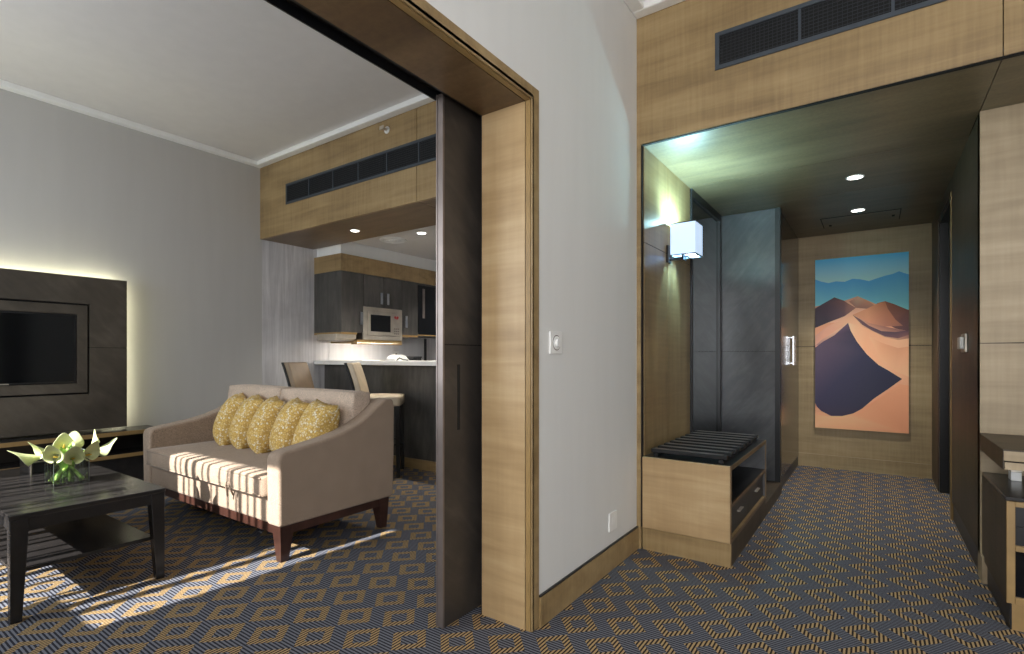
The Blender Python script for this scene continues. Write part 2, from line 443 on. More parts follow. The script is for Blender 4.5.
# right hall wall with doorway
rw = struct('wall_hall_right', MB().box(.443, .56, 3.54, 4.70, .13, HZ).box(.443, .56, 5.66, 6.2, 0, HZ).box(.443, .56, 4.70, 5.66, 2.285, HZ), M['rightgloss'])
struct('baseboard_hall_right', MB().box(.452, .56, 3.54, 4.70, 0, .13), M['black'])
struct('baseboard_hall_end', MB().box(.443, .56, 3.47, 3.538, 0, .132), M['linen'])
d3 = struct('door_3', loc=(.5, 5.2, 0))
struct('panel', B(.51, .55, 4.74, 5.62, 0, 2.26), M['black'], parent=d3)
struct('frame', MB().box(.437, .56, 4.70, 4.745, 0, 2.285), M['gold'], parent=d3, bev=.003)
struct('inner_frame', MB().box(.45, .56, 4.745, 4.79, 0, 2.285).box(.45, .56, 5.60, 5.66, 0, 2.285).box(.45, .56, 4.79, 5.6, 2.25, 2.285), M['black'], parent=d3)
# panelled wall facing the room on the right
pw = struct('wall_panelled', MB().box(.443, XR, 3.534, 3.6, .0, 1.20).box(.443, XR, 3.534, 3.6, 1.205, HZ), M['linen'])
struct('seam', B(.45, XR, 3.545, 3.59, 1.19, 1.215), M['blackgap'], parent=pw)

# ------------------------------------------------------------------ air vents
def vent(label, x0, x1, z0, z1, divs, loc, y):
    t = thing('air_vent', label, 'air vent', loc, 'linear air grilles')
    fr = .022
    f = MB().box(x0, x1, y-.008, y+.0, z0, z0+fr).box(x0, x1, y-.008, y+.0, z1-fr, z1).box(x0, x0+fr, y-.008, y, z0+fr, z1-fr).box(x1-fr, x1, y-.008, y, z0+fr, z1-fr)
    for dx in divs: f.box(dx-.006, dx+.006, y-.008, y, z0+fr, z1-fr)
    obj('frame', f, M['grille'], t)
    obj('backing', B(x0+fr, x1-fr, y-.0015, y-.0005, z0+fr, z1-fr), M['blackgap'], t)
    s = MB(); n = 9; zz0, zz1 = z0+fr, z1-fr
    for i in range(n):
        z = zz0+(i+.5)*(zz1-zz0)/n
        s.hexa([(x0+fr,y-.0015,z),(x1-fr,y-.0015,z),(x1-fr,y-.0015,z+.004),(x0+fr,y-.0015,z+.004)],
               [(x0+fr,y-.007,z-.003),(x1-fr,y-.007,z-.003),(x1-fr,y-.007,z+.001),(x0+fr,y-.007,z+.001)])
    obj('louvres', s, M['grilledark'], t)
    v = MB(); k = int((x1-x0)/.02)
    for i in range(1, k):
        x = x0+i*(x1-x0)/k; v.box(x-.0012, x+.0012, y-.004, y-.0015, zz0, zz1)
    obj('mesh_bars', v, M['grilledark'], t)
    return t
vent('long slate-grey air grille over the kitchen opening, above the sofa', -4.853, -2.2, 2.67, 2.875, [-4.464, -4.091, -3.73, -3.361, -2.985, -2.6], (-3.5, YK, 2.67), YK)
vent('slate-grey air grille high in the wood panel above the hallway entrance', -.708, .42, 2.69, 2.891, [-.304, .071], (-.15, Y0, 2.69), Y0)
sp = thing('sprinkler', 'small white sidewall sprinkler on the veneer above the kitchen opening', 'sprinkler', (-3.36, YK, 3.05))
obj('rosette', MB().cyl((-3.36, YK, 3.045), .03, -.008, 'y', 20), M['plastic'], sp, smooth=40)
obj('nozzle', MB().cyl((-3.36, YK-.008, 3.045), .011, -.05, 'y', 12).box(-3.385, -3.335, YK-.064, YK-.058, 3.03, 3.06), M['steel'], sp)

# ------------------------------------------------------------------ television wall
tp = thing('television_surround', 'large dark bronze wall panel with glowing backlight behind the television', 'wall panel', (XL, .6, .53))
PX = -5.2
PY0, PY1, PZ0, PZ1 = -.55, 1.733, .545, 1.78
ry0, ry1, rz0, rz1 = -.3, 1.478, .835, 1.562
pm = MB()
for (a, b_, c, e) in ((PY0, ry0, PZ0, PZ1), (ry1, PY1, PZ0, 1.2085), (ry1, PY1, 1.2125, PZ1), (ry0, ry1, PZ0, rz0), (ry0, ry1, rz1, PZ1)):
    pm.box(PX-.05, PX, a, b_, c, e)
obj('panel', pm, M['tvpanel'], tp)
obj('seam', B(PX-.045, PX-.004, ry1+.01, PY1-.003, 1.19, 1.23), M['blackgap'], tp)
obj('recess', B(PX-.06, PX-.035, ry0-.01, ry1+.01, rz0-.01, rz1+.01), M['blackgap'], tp)
iy0, iy1, iz0, iz1 = -.22, 1.385, .935, 1.462
im = MB().box(PX-.035, PX-.008, ry0+.02, ry1-.012, rz0+.014, iz0-.012).box(PX-.035, PX-.008, ry0+.02, ry1-.012, iz1+.012, rz1-.014).box(PX-.035, PX-.008, ry0+.02, iy0, iz0-.012, iz1+.012).box(PX-.035, PX-.008, iy1+.012, ry1-.012, iz0-.012, iz1+.012)
obj('inner_frame', im, M['tvpanel'], tp, bev=.002)
obj('mount', MB().box(XL, PX-.06, ry0, ry1, .7, 1.6), M['blackgap'], tp)
obj('led_strip', MB().box(XL+.05, XL+.065, PY0+.04, PY1-.03, PZ1-.045, PZ1-.03).box(XL+.05, XL+.065, PY1-.045, PY1-.03, PZ0+.02, PZ1-.045), M['led'], tp)
tv = thing('television', 'black flat television set in the dark bronze wall panel', 'television', (PX, .6, .93))
obj('bezel', MB().box(PX-.034, PX-.004, iy0+.004, iy1+.008, iz0-.008, iz1+.008), M['black'], tv, bev=.003)
obj('screen', B(PX-.004, PX-.0028, iy0+.012, iy1-.004, iz0+.006, iz1-.004), M['screen'], tv)
obj('nameplate', B(PX-.0042, PX-.002, .94, 1.0, iz0-.006, iz0+.002), M['steel'], tv)
mc = thing('media_console', 'long low dark console with wood-edged shelves under the television', 'console', (XL+.15, .6, 0))
CX = -5.0
obj('top', B(XL+.014, CX, -.95, 1.93, .515, .528), M['espresso'], mc)
obj('top_edge', B(CX, CX+.006, -.95, 1.93, .498, .53), M['gold'], mc)
obj('top_shelf', B(XL+.014, CX, -.95, 1.93, .5, .515), M['espresso'], mc)
obj('lower_shelf', B(XL+.014, CX, -.95, 1.93, .318, .345), M['espresso'], mc)
obj('lower_edge', B(CX, CX+.006, -.95, 1.93, .318, .347), M['gold'], mc)
obj('back_panel', B(XL+.014, XL+.03, -.95, 1.93, .125, .5), M['espresso'], mc)
obj('side_panel', B(XL+.03, CX, 1.91, 1.93, .125, .5), M['espresso'], mc)
obj('side_panel', B(XL+.03, CX, -.95, -.93, .125, .5), M['espresso'], mc)
obj('drawer', B(XL+.05, CX-.01, -.2, .9, .12, .316), M['espresso'], mc)
obj('drawer', B(XL+.05, CX-.01, .905, 1.905, .12, .316), M['espresso'], mc)
obj('plinth', B(XL+.014, CX-.05, -.93, 1.91, 0, .12), M['black'], mc)

# ------------------------------------------------------------------ sofa
SX0, SX1, SY0, SY1 = -4.45, -2.65, 1.585, 2.40
sf = thing('sofa', 'two-seat taupe fabric sofa with sloping arms and dark wooden feet', 'sofa', (-3.55, 2.0, 0))
obj('base_frame', MB().box(SX0+.02, SX1-.02, SY0+.02, SY0+.06, .15, .2).box(SX0+.02, SX1-.02, SY1-.07, SY1-.03, .15, .2).box(SX0+.02, SX0+.06, SY0+.06, SY1-.07, .15, .2).box(SX1-.06, SX1-.02, SY0+.06, SY1-.07, .15, .2), M['footwood'], sf)
def foot(x, y, sx, sy):
    # outer faces stay plumb towards the corner, inner faces taper
    a = .085; c = .045
    top = [(x, y), (x-sx*a, y), (x-sx*a, y-sy*a), (x, y-sy*a)]
    bot = [(x-sx*.012, y-sy*.012), (x-sx*(c+.012), y-sy*.012), (x-sx*(c+.012), y-sy*(c+.012)), (x-sx*.012, y-sy*(c+.012))]
    return MB().hexa([(p[0], p[1], 0) for p in bot], [(p[0], p[1], .198) for p in top])
for (fx, fy, sx, sy) in ((SX1-.01, SY0+.01, 1, -1), (SX1-.01, SY1-.03, 1, 1), (SX0+.01, SY0+.01, -1, -1), (SX0+.01, SY1-.03, -1, 1)):
    obj('leg', foot(fx, fy, sx, sy), M['footwood'], sf)
obj('seat_base', B(SX0+.11, SX1-.11, SY0+.012, SY1-.1, .2, .345), M['sofa'], sf, bev=.015, seg=3, smooth=50)
# arms: side profile in y,z
def armprofile():
    pts = [(SY0, .2), (SY1, .2), (SY1+.01, .5), (SY1+.012, .80), (SY1+.0, .845), (SY1-.03, .858), (SY1-.07, .85)]
    for y, z in ((2.27, .818), (2.20, .768), (2.11, .715), (2.0, .675), (1.88, .648), (1.75, .628), (1.65, .614)): pts.append((y, z))
    pts += [(1.605, .606), (SY0+.002, .588), (SY0-.006, .56)]
    return pts
obj('arm', MB().prism(armprofile(), 'x', SX1-.125, SX1), M['sofa'], sf, bev=.022, seg=4, smooth=50)
obj('arm', MB().prism(armprofile(), 'x', SX0, SX0+.125), M['sofa'], sf, bev=.022, seg=4, smooth=50)
bk = MB().hexa([(SX0+.12, SY1-.13, .2), (SX1-.12, SY1-.13, .2), (SX1-.12, SY1, .2), (SX0+.12, SY1, .2)],
               [(SX0+.12, SY1-.08, .845), (SX1-.12, SY1-.08, .845), (SX1-.12, SY1+.01, .845), (SX0+.12, SY1+.01, .845)])
obj('backrest', bk, M['sofa'], sf, bev=.02, seg=3, smooth=50)
def softbox(x0, x1, y0, y1, z0, z1, puff=.012, lean=0, n=10):
    """cushion: rounded box, faces slightly domed"""
    rings = []
    def half(u, e=5): return (1-abs(u)**e)**(1/e)
    mb = MB(); cx, cy, cz = (x0+x1)/2, (y0+y1)/2, (z0+z1)/2
    hx, hy, hz = (x1-x0)/2, (y1-y0)/2, (z1-z0)/2
    bm = bmesh.new(); bmesh.ops.create_cube(bm, size=2)
    bmesh.ops.subdivide_edges(bm, edges=bm.edges[:], cuts=n, use_grid_fill=True)
    r = .16
    mn = min(hx, hy, hz)
    idx = {}
    for v in bm.verts:
        p = Vector(v.co); q = Vector((p.x*hx, p.y*hy, p.z*hz)); R = mn*.24
        inn = Vector((max(-hx+R, min(hx-R, q.x)), max(-hy+R, min(hy-R, q.y)), max(-hz+R, min(hz-R, q.z))))
        dd = q-inn
        if dd.length > 1e-6: q = inn+dd.normalized()*min(R, dd.length) if dd.length > R else q
        for ax, h in ((0, hx), (1, hy), (2, hz)):
            o1, o2 = [(p[i]) for i in range(3) if i != ax]
            q[ax] += puff*p[ax]*(1-o1*o1)*(1-o2*o2) if abs(p[ax]) > .99 else 0
        q.y += lean*(q.z+hz)
        idx[v.index] = len(mb.v); mb.v.append((cx+q.x, cy+q.y, cz+q.z))
    bm.verts.index_update()
    for f in bm.faces: mb.face([v.index for v in f.verts])
    bm.free(); return mb
obj('seat_cushion', softbox(SX0+.128, SX1-.128, SY0-.03, 2.2, .347, .472, .01), M['sofa'], sf, smooth=180)  # darker weave than the back cushions: the seat's shade put into its colour
obj('seat_piping', MB().tube([(SX0+.14, SY0-.031, .362), (SX1-.14, SY0-.031, .362)], .005, 6).tube([(SX0+.14, SY0-.03, .456), (SX1-.14, SY0-.03, .456)], .005, 6), M['sofa'], sf, smooth=180)
mid = -3.60
obj('back_cushion', softbox(SX0+.10, mid-.008, 2.10, 2.25, .455, .905, .008, .12), M['cushion'], sf, smooth=180)
obj('back_cushion', softbox(mid+.008, SX1-.105, 2.10, 2.25, .455, .902, .008, .12), M['cushion'], sf, smooth=180)
obj('fabric_tie', MB().tube([(-3.14, SY0+.0, .345), (-3.145, SY0-.035, .40), (-3.15, SY0-.04, .372), (-3.17, SY0-.02, .30)], .006, 6).tube([(-3.13, SY0-.036, .40), (-3.11, SY0-.04, .37), (-3.12, SY0-.012, .315)], .006, 6), M['sofa'], sf, smooth=180)

# pillows
def pillow_mesh(w, h, t):
    mb = MB(); n = 16
    def P(i, j, s):
        u, v = -1+2*i/n, -1+2*j/n
        th = t/2*max(0, (1-abs(u)**2.4)*(1-abs(v)**2.4))**.48
        k = 1-.055*(1-v*v)*abs(u)**3; l = 1-.055*(1-u*u)*abs(v)**3
        return (u*w/2*k, s*th, v*h/2*l)
    ids = {}
    for s in (1, -1):
        for i in range(n+1):
            for j in range(n+1):
                if s == -1 and (i in (0, n) or j in (0, n)): ids[s, i, j] = ids[1, i, j]; continue
                ids[s, i, j] = len(mb.v); mb.v.append(P(i, j, s))
    for s in (1, -1):
        for i in range(n):
            for j in range(n):
                mb.face([ids[s, i, j], ids[s, i+1, j], ids[s, i+1, j+1], ids[s, i, j+1]])
    return mb
plab = ['yellow mosaic-patterned cushion at the sofa end farthest from the hall', 'second yellow mosaic cushion from the television end of the sofa',
        'middle one of the five yellow mosaic cushions on the sofa', 'fourth yellow mosaic cushion, second from the near sofa arm',
        'yellow mosaic cushion nearest the near sofa arm, most fully seen']
pos = [(-4.02, 2.02, -24, 22), (-3.755, 2.01, -22, 22), (-3.48, 1.995, -20, 22), (-3.18, 1.985, -16, 21), (-2.89, 1.97, -6, 20)]
p0 = None
for (px_, py_, rz, tilt), lb in zip(pos, plab):
    if p0 is None:
        p0 = obj('throw_pillow', pillow_mesh(.27, .41, .215), M['mosaic'], smooth=180); o = p0
    else: o = p0.copy(); COL.objects.link(o)
    o.location = (px_, py_, .655); o.rotation_euler = (math.radians(-tilt), math.radians(6), math.radians(rz))
    tag(o, lb, 'cushion', 'yellow cushions along the sofa')

# ------------------------------------------------------------------ coffee table
TX0, TX1, TY0, TY1 = -4.26, -2.985, .575, 1.165
ct = thing('coffee_table', 'black lacquered coffee table with lower shelf and tapered legs', 'table', (-3.6, .87, 0))
obj('tabletop', B(TX0, TX1, TY0, TY1, .438, .46), M['espresso'], ct, bev=.004)
obj('apron', MB().box(TX0+.02, TX1-.02, TY0+.012, TY0+.032, .385, .437).box(TX0+.02, TX1-.02, TY1-.032, TY1-.012, .385, .437).box(TX0+.012, TX0+.032, TY0+.032, TY1-.032, .385, .437).box(TX1-.032, TX1-.012, TY0+.032, TY1-.032, .385, .437), M['espresso'], ct)
obj('shelf', B(TX0+.05, TX1-.075, TY0+.03, TY1-.03, .187, .205), M['espresso'], ct, bev=.003)
for sx, x_ in ((1, TX1-.004), (-1, TX0+.004)):
    for sy, y_ in ((1, TY1-.004), (-1, TY0+.004)):
        a, c = .062, .038
        obj('leg', MB().hexa([(x_, y_, 0), (x_-sx*c, y_, 0), (x_-sx*c, y_-sy*c, 0), (x_, y_-sy*c, 0)], [(x_, y_, .437), (x_-sx*a, y_, .437), (x_-sx*a, y_-sy*a, .437), (x_, y_-sy*a, .437)]), M['espresso'], ct, bev=.003)
# vase
vx0, vx1, vy0, vy1 = -3.62, -3.47, .835, .985
vs = thing('glass_vase', 'clear square glass vase of water holding the white lilies on the coffee table', 'vase', (-3.545, .9, .46))
g = .006; zb = .4605
vm = MB()
def rect(x0, x1, y0, y1, z): return [(x0, y0, z), (x1, y0, z), (x1, y1, z), (x0, y1, z)]
vm.rings([rect(vx0, vx1, vy0, vy1, zb), rect(vx0, vx1, vy0, vy1, zb+.165), rect(vx0+g, vx1-g, vy0+g, vy1-g, zb+.165), rect(vx0+g, vx1-g, vy0+g, vy1-g, zb+.012)])
obj('vessel', vm, M['glass'], vs)
em = MB()
for ex in (vx0+.0005, vx1-.0025):
    for ey in (vy0+.0005, vy1-.0025): em.box(ex, ex+.002, ey, ey+.002, zb+.002, zb+.1645)
em.box(vx0, vx1, vy0, vy0+.002, zb+.1652, zb+.167).box(vx0, vx1, vy1-.002, vy1, zb+.1652, zb+.167).box(vx0, vx0+.002, vy0+.002, vy1-.002, zb+.1652, zb+.167).box(vx1-.002, vx1, vy0+.002, vy1-.002, zb+.1652, zb+.167)
obj('glass_edge', em, M['glassedge'], vs)
obj('water', B(vx0+g+.0005, vx1-g-.0005, vy0+g+.0005, vy1-g-.0005, zb+.0125, zb+.075), M['water'], vs)
# lilies
def lily(label, base, mid_, head, d, L=.11, R=.045, tilt=1.0):
    base, mid_, head, d = Vector(base), Vector(mid_), Vector(head), Vector(d).normalized()
    t = thing('calla_lily', label, 'flower', tuple(base), 'white calla lilies in the vase')
    pts = []
    for i in range(13):
        s = i/12; pts.append(base*(1-s)**2+mid_*2*s*(1-s)+head*s*s)
    obj('stem', MB().tube(pts, [.0075]*9+[.0065]*4, 8), M['stem'], t, smooth=180)
    up = Vector((0, 0, 1)); a = (up-d*up.dot(d)).normalized(); b = d.cross(a)
    rings = []
    n = 20
    for i in range(9):
        s = i/8; rr = .006+(R-.006)*s**1.7; ring = []
        for k in range(n+1):
            ph = -PI+2*PI*(.03+.94*k/n)
            asym = .5+.5*math.cos(ph)
            tip = max(0, math.cos(ph))**6
            dist = L*s*(.72+.28*asym)+.035*tip*s**2
            flare = rr*(1+.35*asym*s)
            curl = -.02*s**3*tip
            ring.append(head+d*dist+a*(math.cos(ph)*flare*(.8)+curl*0)+b*math.sin(ph)*flare+a*(.022*tip*s**2))
        rings.append(ring)
    p = obj('petal', MB().rings(rings, False, 0, False), M['petal'], t, smooth=180)
    md = p.modifiers.new('thick', 'SOLIDIFY'); md.thickness = .0016
    md = p.modifiers.new('sub', 'SUBSURF'); md.levels = 1; md.render_levels = 1
    obj('spadix', MB().tube([head+d*.012, head+d*.035, head+d*.06, head+d*.068], [.004, .0055, .004, .0015], 8), M['spadix'], t, smooth=180)
vc = Vector((-3.545, .91, 0))
def LL(label, bx, by, hx, hy, hz, d, **k):
    bp = (vc.x+bx*1.5, vc.y+by*1.3, zb+.016); hp = (vc.x+hx, vc.y+hy, hz-.036)
    d = (d[0], d[1], d[2]*.7-.06)
    mp = (vc.x+hx*.1, vc.y+hy*.1, zb+.12)
    lily(label, bp, mp, hp, d, **k)
LL('calla lily drooping farthest out over the dark box side', .03, .045, -.0, -.075, .655, (-.1, -1, -.12), L=.12, R=.046)
LL('upper calla lily leaning towards the dark box', .02, .04, .02, -.05, .672, (.1, -.95, .12), L=.085, R=.042)
LL('calla lily above the vase rim on the box side, facing front', -.03, .03, .04, -.035, .645, (.7, -.6, .25), L=.08, R=.04)
LL('calla lily at the bouquet centre, lowest and facing the room', -.04, .0, .055, .005, .628, (.9, -.1, .3), L=.075, R=.04)
LL('tall calla lily at the top of the bouquet', .0, -.03, -.02, -.01, .672, (.5, -.1, .5), L=.05, R=.04)
LL('yellow-green calla lily right above the vase rim towards the sofa', .0, -.045, .05, .045, .635, (.7, .35, .3), L=.08, R=.042)
LL('brightest white upright calla lily on the sofa side', -.02, -.05, .0, .10, .665, (0, .5, 1.1), L=.065, R=.022)
LL('calla lily reaching farthest towards the sofa', .03, -.05, .0, .075, .645, (.05, 1, .06), L=.115, R=.045)
LL('calla lily at the back of the bouquet', .03, .0, -.06, .03, .66, (-.6, .3, .4), L=.08, R=.04)
for k, lb in enumerate(('broad green leaf folded inside the vase near the box side', 'broad green leaf folded in the middle of the vase', 'broad green leaf inside the vase near the sofa side', 'broad green leaf arching over the vase rim')):
    lm = MB(); rows = []
    ang = [2.6, .3, 1.2, -.6][k]; r0 = [.02, .035, .03, .03][k]; top = [.15, .18, .15, .2][k]
    ax = Vector((math.cos(ang), math.sin(ang), 0)); bx = Vector((-ax.y, ax.x, 0))
    for i in range(9):
        s = i/8; w = .034*math.sin(PI*min(1, s*.95+.05))**.8
        c_ = vc+ax*(r0*(.3+.7*s)+(.05*s*s if k == 3 else 0))+Vector((0, 0, zb+.03+top*s-(0.03*s*s if k == 3 else 0)))
        rows.append([c_+bx*w*q+ax*(-.012*q*q) for q in (-1, -.5, 0, .5, 1)])
    lm.rings(rows, False, 0, False)
    o = obj('green_leaf', lm, M['leaf'], smooth=180); md = o.modifiers.new('t', 'SOLIDIFY'); md.thickness = .001
    tag(o, lb, 'leaf', 'green leaves in the vase')
# lacquer box
bx = thing('lacquer_box', 'black lacquer box with pale edges beside the vase on the coffee table', 'box', (-4.1, .9, .46))
q0, q1, r0, r1 = -4.15, -3.93, .845, 1.005
obj('body', MB().box(q0, q1, r0, r1, .4605, .467).box(q0, q0+.012, r0, r1, .467, .535).box(q1-.012, q1, r0, r0+.012, .467, .535).box(q1-.012, q1, r1-.012, r1, .467, .535).box(q0+.012, q1, r0, r0+.010, .467, .535).box(q0+.012, q1, r1-.010, r1, .467, .535), M['espresso'], bx, bev=.002)
obj('drawer', B(q0+.014, q1-.004, r0+.014, r1-.014, .469, .522), M['black'], bx, bev=.002)
obj('lid', B(q0-.004, q1+.004, r0-.004, r1+.004, .536, .546), M['espresso'], bx, bev=.002)
obj('pale_edge', MB().box(q1, q1+.002, r0, r1, .529, .535).box(q1, q1+.002, r0, r0+.006, .4605, .529).box(q1, q1+.002, r1-.006, r1, .4605, .529), M['steel'], bx)

# ------------------------------------------------------------------ kitchen
bc = thing('bar_counter', 'kitchen bar counter with white stone top and charcoal wood front', 'counter', (-3.5, 4.0, 0))
obj('countertop', B(XL+.001, -1.76, 3.62, 4.35, 1.05, 1.095), M['stone'], bc, bev=.004)
obj('front_panel', B(XL+.001, -1.76, 3.76, 3.80, .10, 1.049), M['charcoal'], bc)
obj('baseboard', B(XL+.013, -1.76, 3.748, 3.80, 0, .099), M['veneer'], bc)
obj('body', B(XL+.001, -1.76, 3.80, 4.30, .0, 1.049), M['charcoal'], bc)
def cab(label, y0, y1, z0, z1, ndoors, hand):
    t = thing('wall_cabinet', label, 'cabinet', (XL, (y0+y1)/2, z0), 'dark wall cabinets round the microwave')
    obj('body', B(XL+.001, -4.862, y0+.001, y1-.001, z0, z1), M['charcoal'], t)
    w = (y1-y0)/ndoors
    for i in range(ndoors):
        a = y0+i*w
        dr = obj('door', B(-4.861, -4.842, a+.003, a+w-.003, z0+.002, z1-.002), M['charcoal'], t)
        hy, hz0, hz1 = hand[i]
        obj('handle', MB().box(-4.842, -4.815, hy-.012, hy+.012, hz0, hz0+.012).box(-4.842, -4.815, hy-.012, hy+.012, hz1-.012, hz1).box(-4.82, -4.812, hy-.018, hy+.018, hz0, hz1), M['chrome'], dr)
    return t
cab('dark wall cabinet at the open end, beside the microwave', 3.622, 3.925, 1.415, 2.098, 1, [(3.88, 1.505, 1.652)])
cab('dark wall cabinet with paired chrome handles above the microwave', 3.927, 4.525, 1.727, 2.098, 2, [(4.175, 1.765, 1.90), (4.275, 1.765, 1.90)])
cab('dark wall cabinet on the inner kitchen side of the microwave', 4.527, 4.80, 1.415, 2.098, 1, [(4.575, 1.505, 1.652)])
cab('last dark wall cabinet at the far end of the kitchen', 5.30, 6.38, 1.415, 2.098, 2, [(5.8, 1.505, 1.65), (5.88, 1.505, 1.65)])
mh = thing('microwave_housing', 'wood-lined open housing that carries the steel microwave', 'shelf unit', (-5.1, 4.22, 1.3))
obj('bottom', B(XL+.001, -4.845, 3.84, 4.525, 1.30, 1.335), M['gold'], mh)
obj('led_strip', B(-4.885, -4.865, 3.86, 4.50, 1.292, 1.2995), M['led_white'], mh)  # unseen strip, added to brighten the splashback
obj('lip', MB().box(-4.852, -4.845, 3.84, 4.525, 1.282, 1.2995).box(-4.95, -4.852, 3.84, 3.848, 1.282, 1.2995), M['gold'], mh)  # lip added to hide the glowing strip from the camera
obj('side', B(XL+.001, -4.862, 3.927, 3.94, 1.336, 1.725), M['charcoal'], mh)
obj('side', B(XL+.001, -4.862, 4.512, 4.525, 1.336, 1.725), M['charcoal'], mh)
lr = thing('light_rail', 'thin gilded strip under the wall cabinet at the open end', 'trim strip', (-5.1, 3.7, 1.4))
obj('strip', B(XL+.001, -4.842, 3.622, 3.838, 1.392, 1.414), M['gold'], lr)
lr2 = thing('light_rail', 'thin gilded strip under the wall cabinet past the microwave', 'trim strip', (-5.1, 4.66, 1.4))
obj('strip', B(XL+.001, -4.842, 4.527, 4.80, 1.392, 1.414), M['gold'], lr2)
rh = thing('range_hood', 'slim steel cooker hood under the wall cabinet beside the microwave', 'hood', (-5.0, 3.6, 1.32))
obj('body', MB().prism([(-5.2, 1.391), (-4.846, 1.391), (-4.846, 1.345), (-4.9, 1.322), (-5.2, 1.322)], 'y', 3.56, 3.83), M['steel'], rh, bev=.003)
obj('filter', B(-5.18, -4.92, 3.58, 3.81, 1.317, 1.321), M['edge'], rh)
mw = thing('microwave', 'built-in stainless steel microwave with dark window', 'microwave', (-5.0, 4.22, 1.337))
my0, my1, mz0, mz1 = 3.925, 4.523, 1.338, 1.722
obj('body', B(-5.25, -4.863, my0+.02, my1-.02, mz0, mz1-.004), M['edge'], mw)
obj('trim_frame', MB().box(-4.862, -4.836, my0, my1, mz0, mz0+.05).box(-4.862, -4.836, my0, my1, mz1-.05, mz1).box(-4.862, -4.836, my0, my0+.05, mz0+.05, mz1-.05).box(-4.862, -4.836, my1-.03, my1, mz0+.05, mz1-.05), M['steel'], mw, bev=.003)
dr = obj('door', B(-4.862, -4.830, my0+.053, my0+.44, mz0+.053, mz1-.053), M['steel'], mw, bev=.002)
obj('window', B(-4.830, -4.827, my0+.098, my0+.40, mz0+.10, mz1-.088), M['blackgloss'], dr)
obj('control_panel', B(-4.862, -4.831, my0+.443, my1-.033, mz0+.053, mz1-.053), M['steel'], mw, bev=.002)
bt = MB()
for i in range(3):
    for j in range(3): bt.box(-4.831, -4.828, my0+.462+i*.03, my0+.480+i*.03, mz0+.075+j*.03, mz0+.09+j*.03)
obj('buttons', bt, M['edge'], mw)
obj('red_label', MB().cyl((-4.831, my0+.478, mz1-.10), .016, .003, 'x', 16).cyl((-4.831, my0+.515, mz1-.10), .016, .003, 'x', 16).box(-4.831, -4.828, my0+.485, my0+.52, mz1-.122, mz1-.11), M['red'], mw)
bo = thing('built_in_oven', 'black glass-fronted built-in unit at the kitchen end beyond the cabinets', 'oven', (-5.1, 5.05, 1.45))
obj('housing', B(XL+.001, -4.862, 4.803, 5.295, 1.415, 2.098), M['charcoal'], bo)
obj('glass_front', B(-4.861, -4.85, 4.81, 5.29, 1.455, 2.07), M['blackgloss'], bo)
obj('door_pane', B(-4.849, -4.842, 4.81, 5.29, 1.43, 1.64), M['blackgloss'], bo)
obj('edge_bar', B(-4.849, -4.842, 4.89, 4.93, 1.645, 2.03), M['edge'], bo)
obj('bottom_rail', B(-4.861, -4.842, 4.803, 5.295, 1.415, 1.428), M['gold'], bo)
so = thing('wall_socket', 'small white socket on the kitchen splashback above the bar top', 'socket', (XL, 4.87, 1.17))
obj('plate', B(XL+.006, XL+.014, 4.825, 4.92, 1.12, 1.215), M['plastic'], so, bev=.003)
obj('outlet', MB().cyl((XL+.014, 4.872, 1.168), .02, .002, 'x', 16), M['edge'], so)
struct('trim_7', MB().box(XL, XL+.02, 5.41, 5.45, 1.0, 1.40), M['black'])
# items on the bar
fc = thing('folded_cloth', 'white folded cloth beside the black box on the bar top', 'cloth', (-4.4, 4.0, 1.096))
cl = MB()
ring = []
for i in range(13):
    s = i/12; yy = 3.93+.2*s
    ring.append([(-4.48+.01*math.sin(i), yy, 1.0955), (-4.30, yy, 1.0955), (-4.32, yy, 1.115+.045*math.sin(PI*s)**.7), (-4.45, yy, 1.12+.045*math.sin(PI*s)**.7)])
obj('cloth', cl.rings(ring), M['plastic'], fc, smooth=60)
obj('dark_hem', MB().tube([(-4.29, 3.93, 1.10), (-4.285, 3.97, 1.125), (-4.29, 4.03, 1.105), (-4.29, 4.1, 1.10)], .006, 6), M['black'], fc)
kb_ = thing('black_box', 'small black box lying beside the white cloth on the bar', 'box', (-4.3, 4.25, 1.096))
obj('base', B(-4.40, -4.28, 4.17, 4.30, 1.0955, 1.125), M['black'], kb_, bev=.003)
obj('lid', B(-4.405, -4.275, 4.165, 4.305, 1.126, 1.142), M['black'], kb_, bev=.003)
pc = obj('paper_card', B(-4.72, -4.58, 3.70, 3.80, 1.0955, 1.103), M['plastic'], bev=.001)
tag(pc, 'small white card lying flat on the bar top near the left wall', 'card')
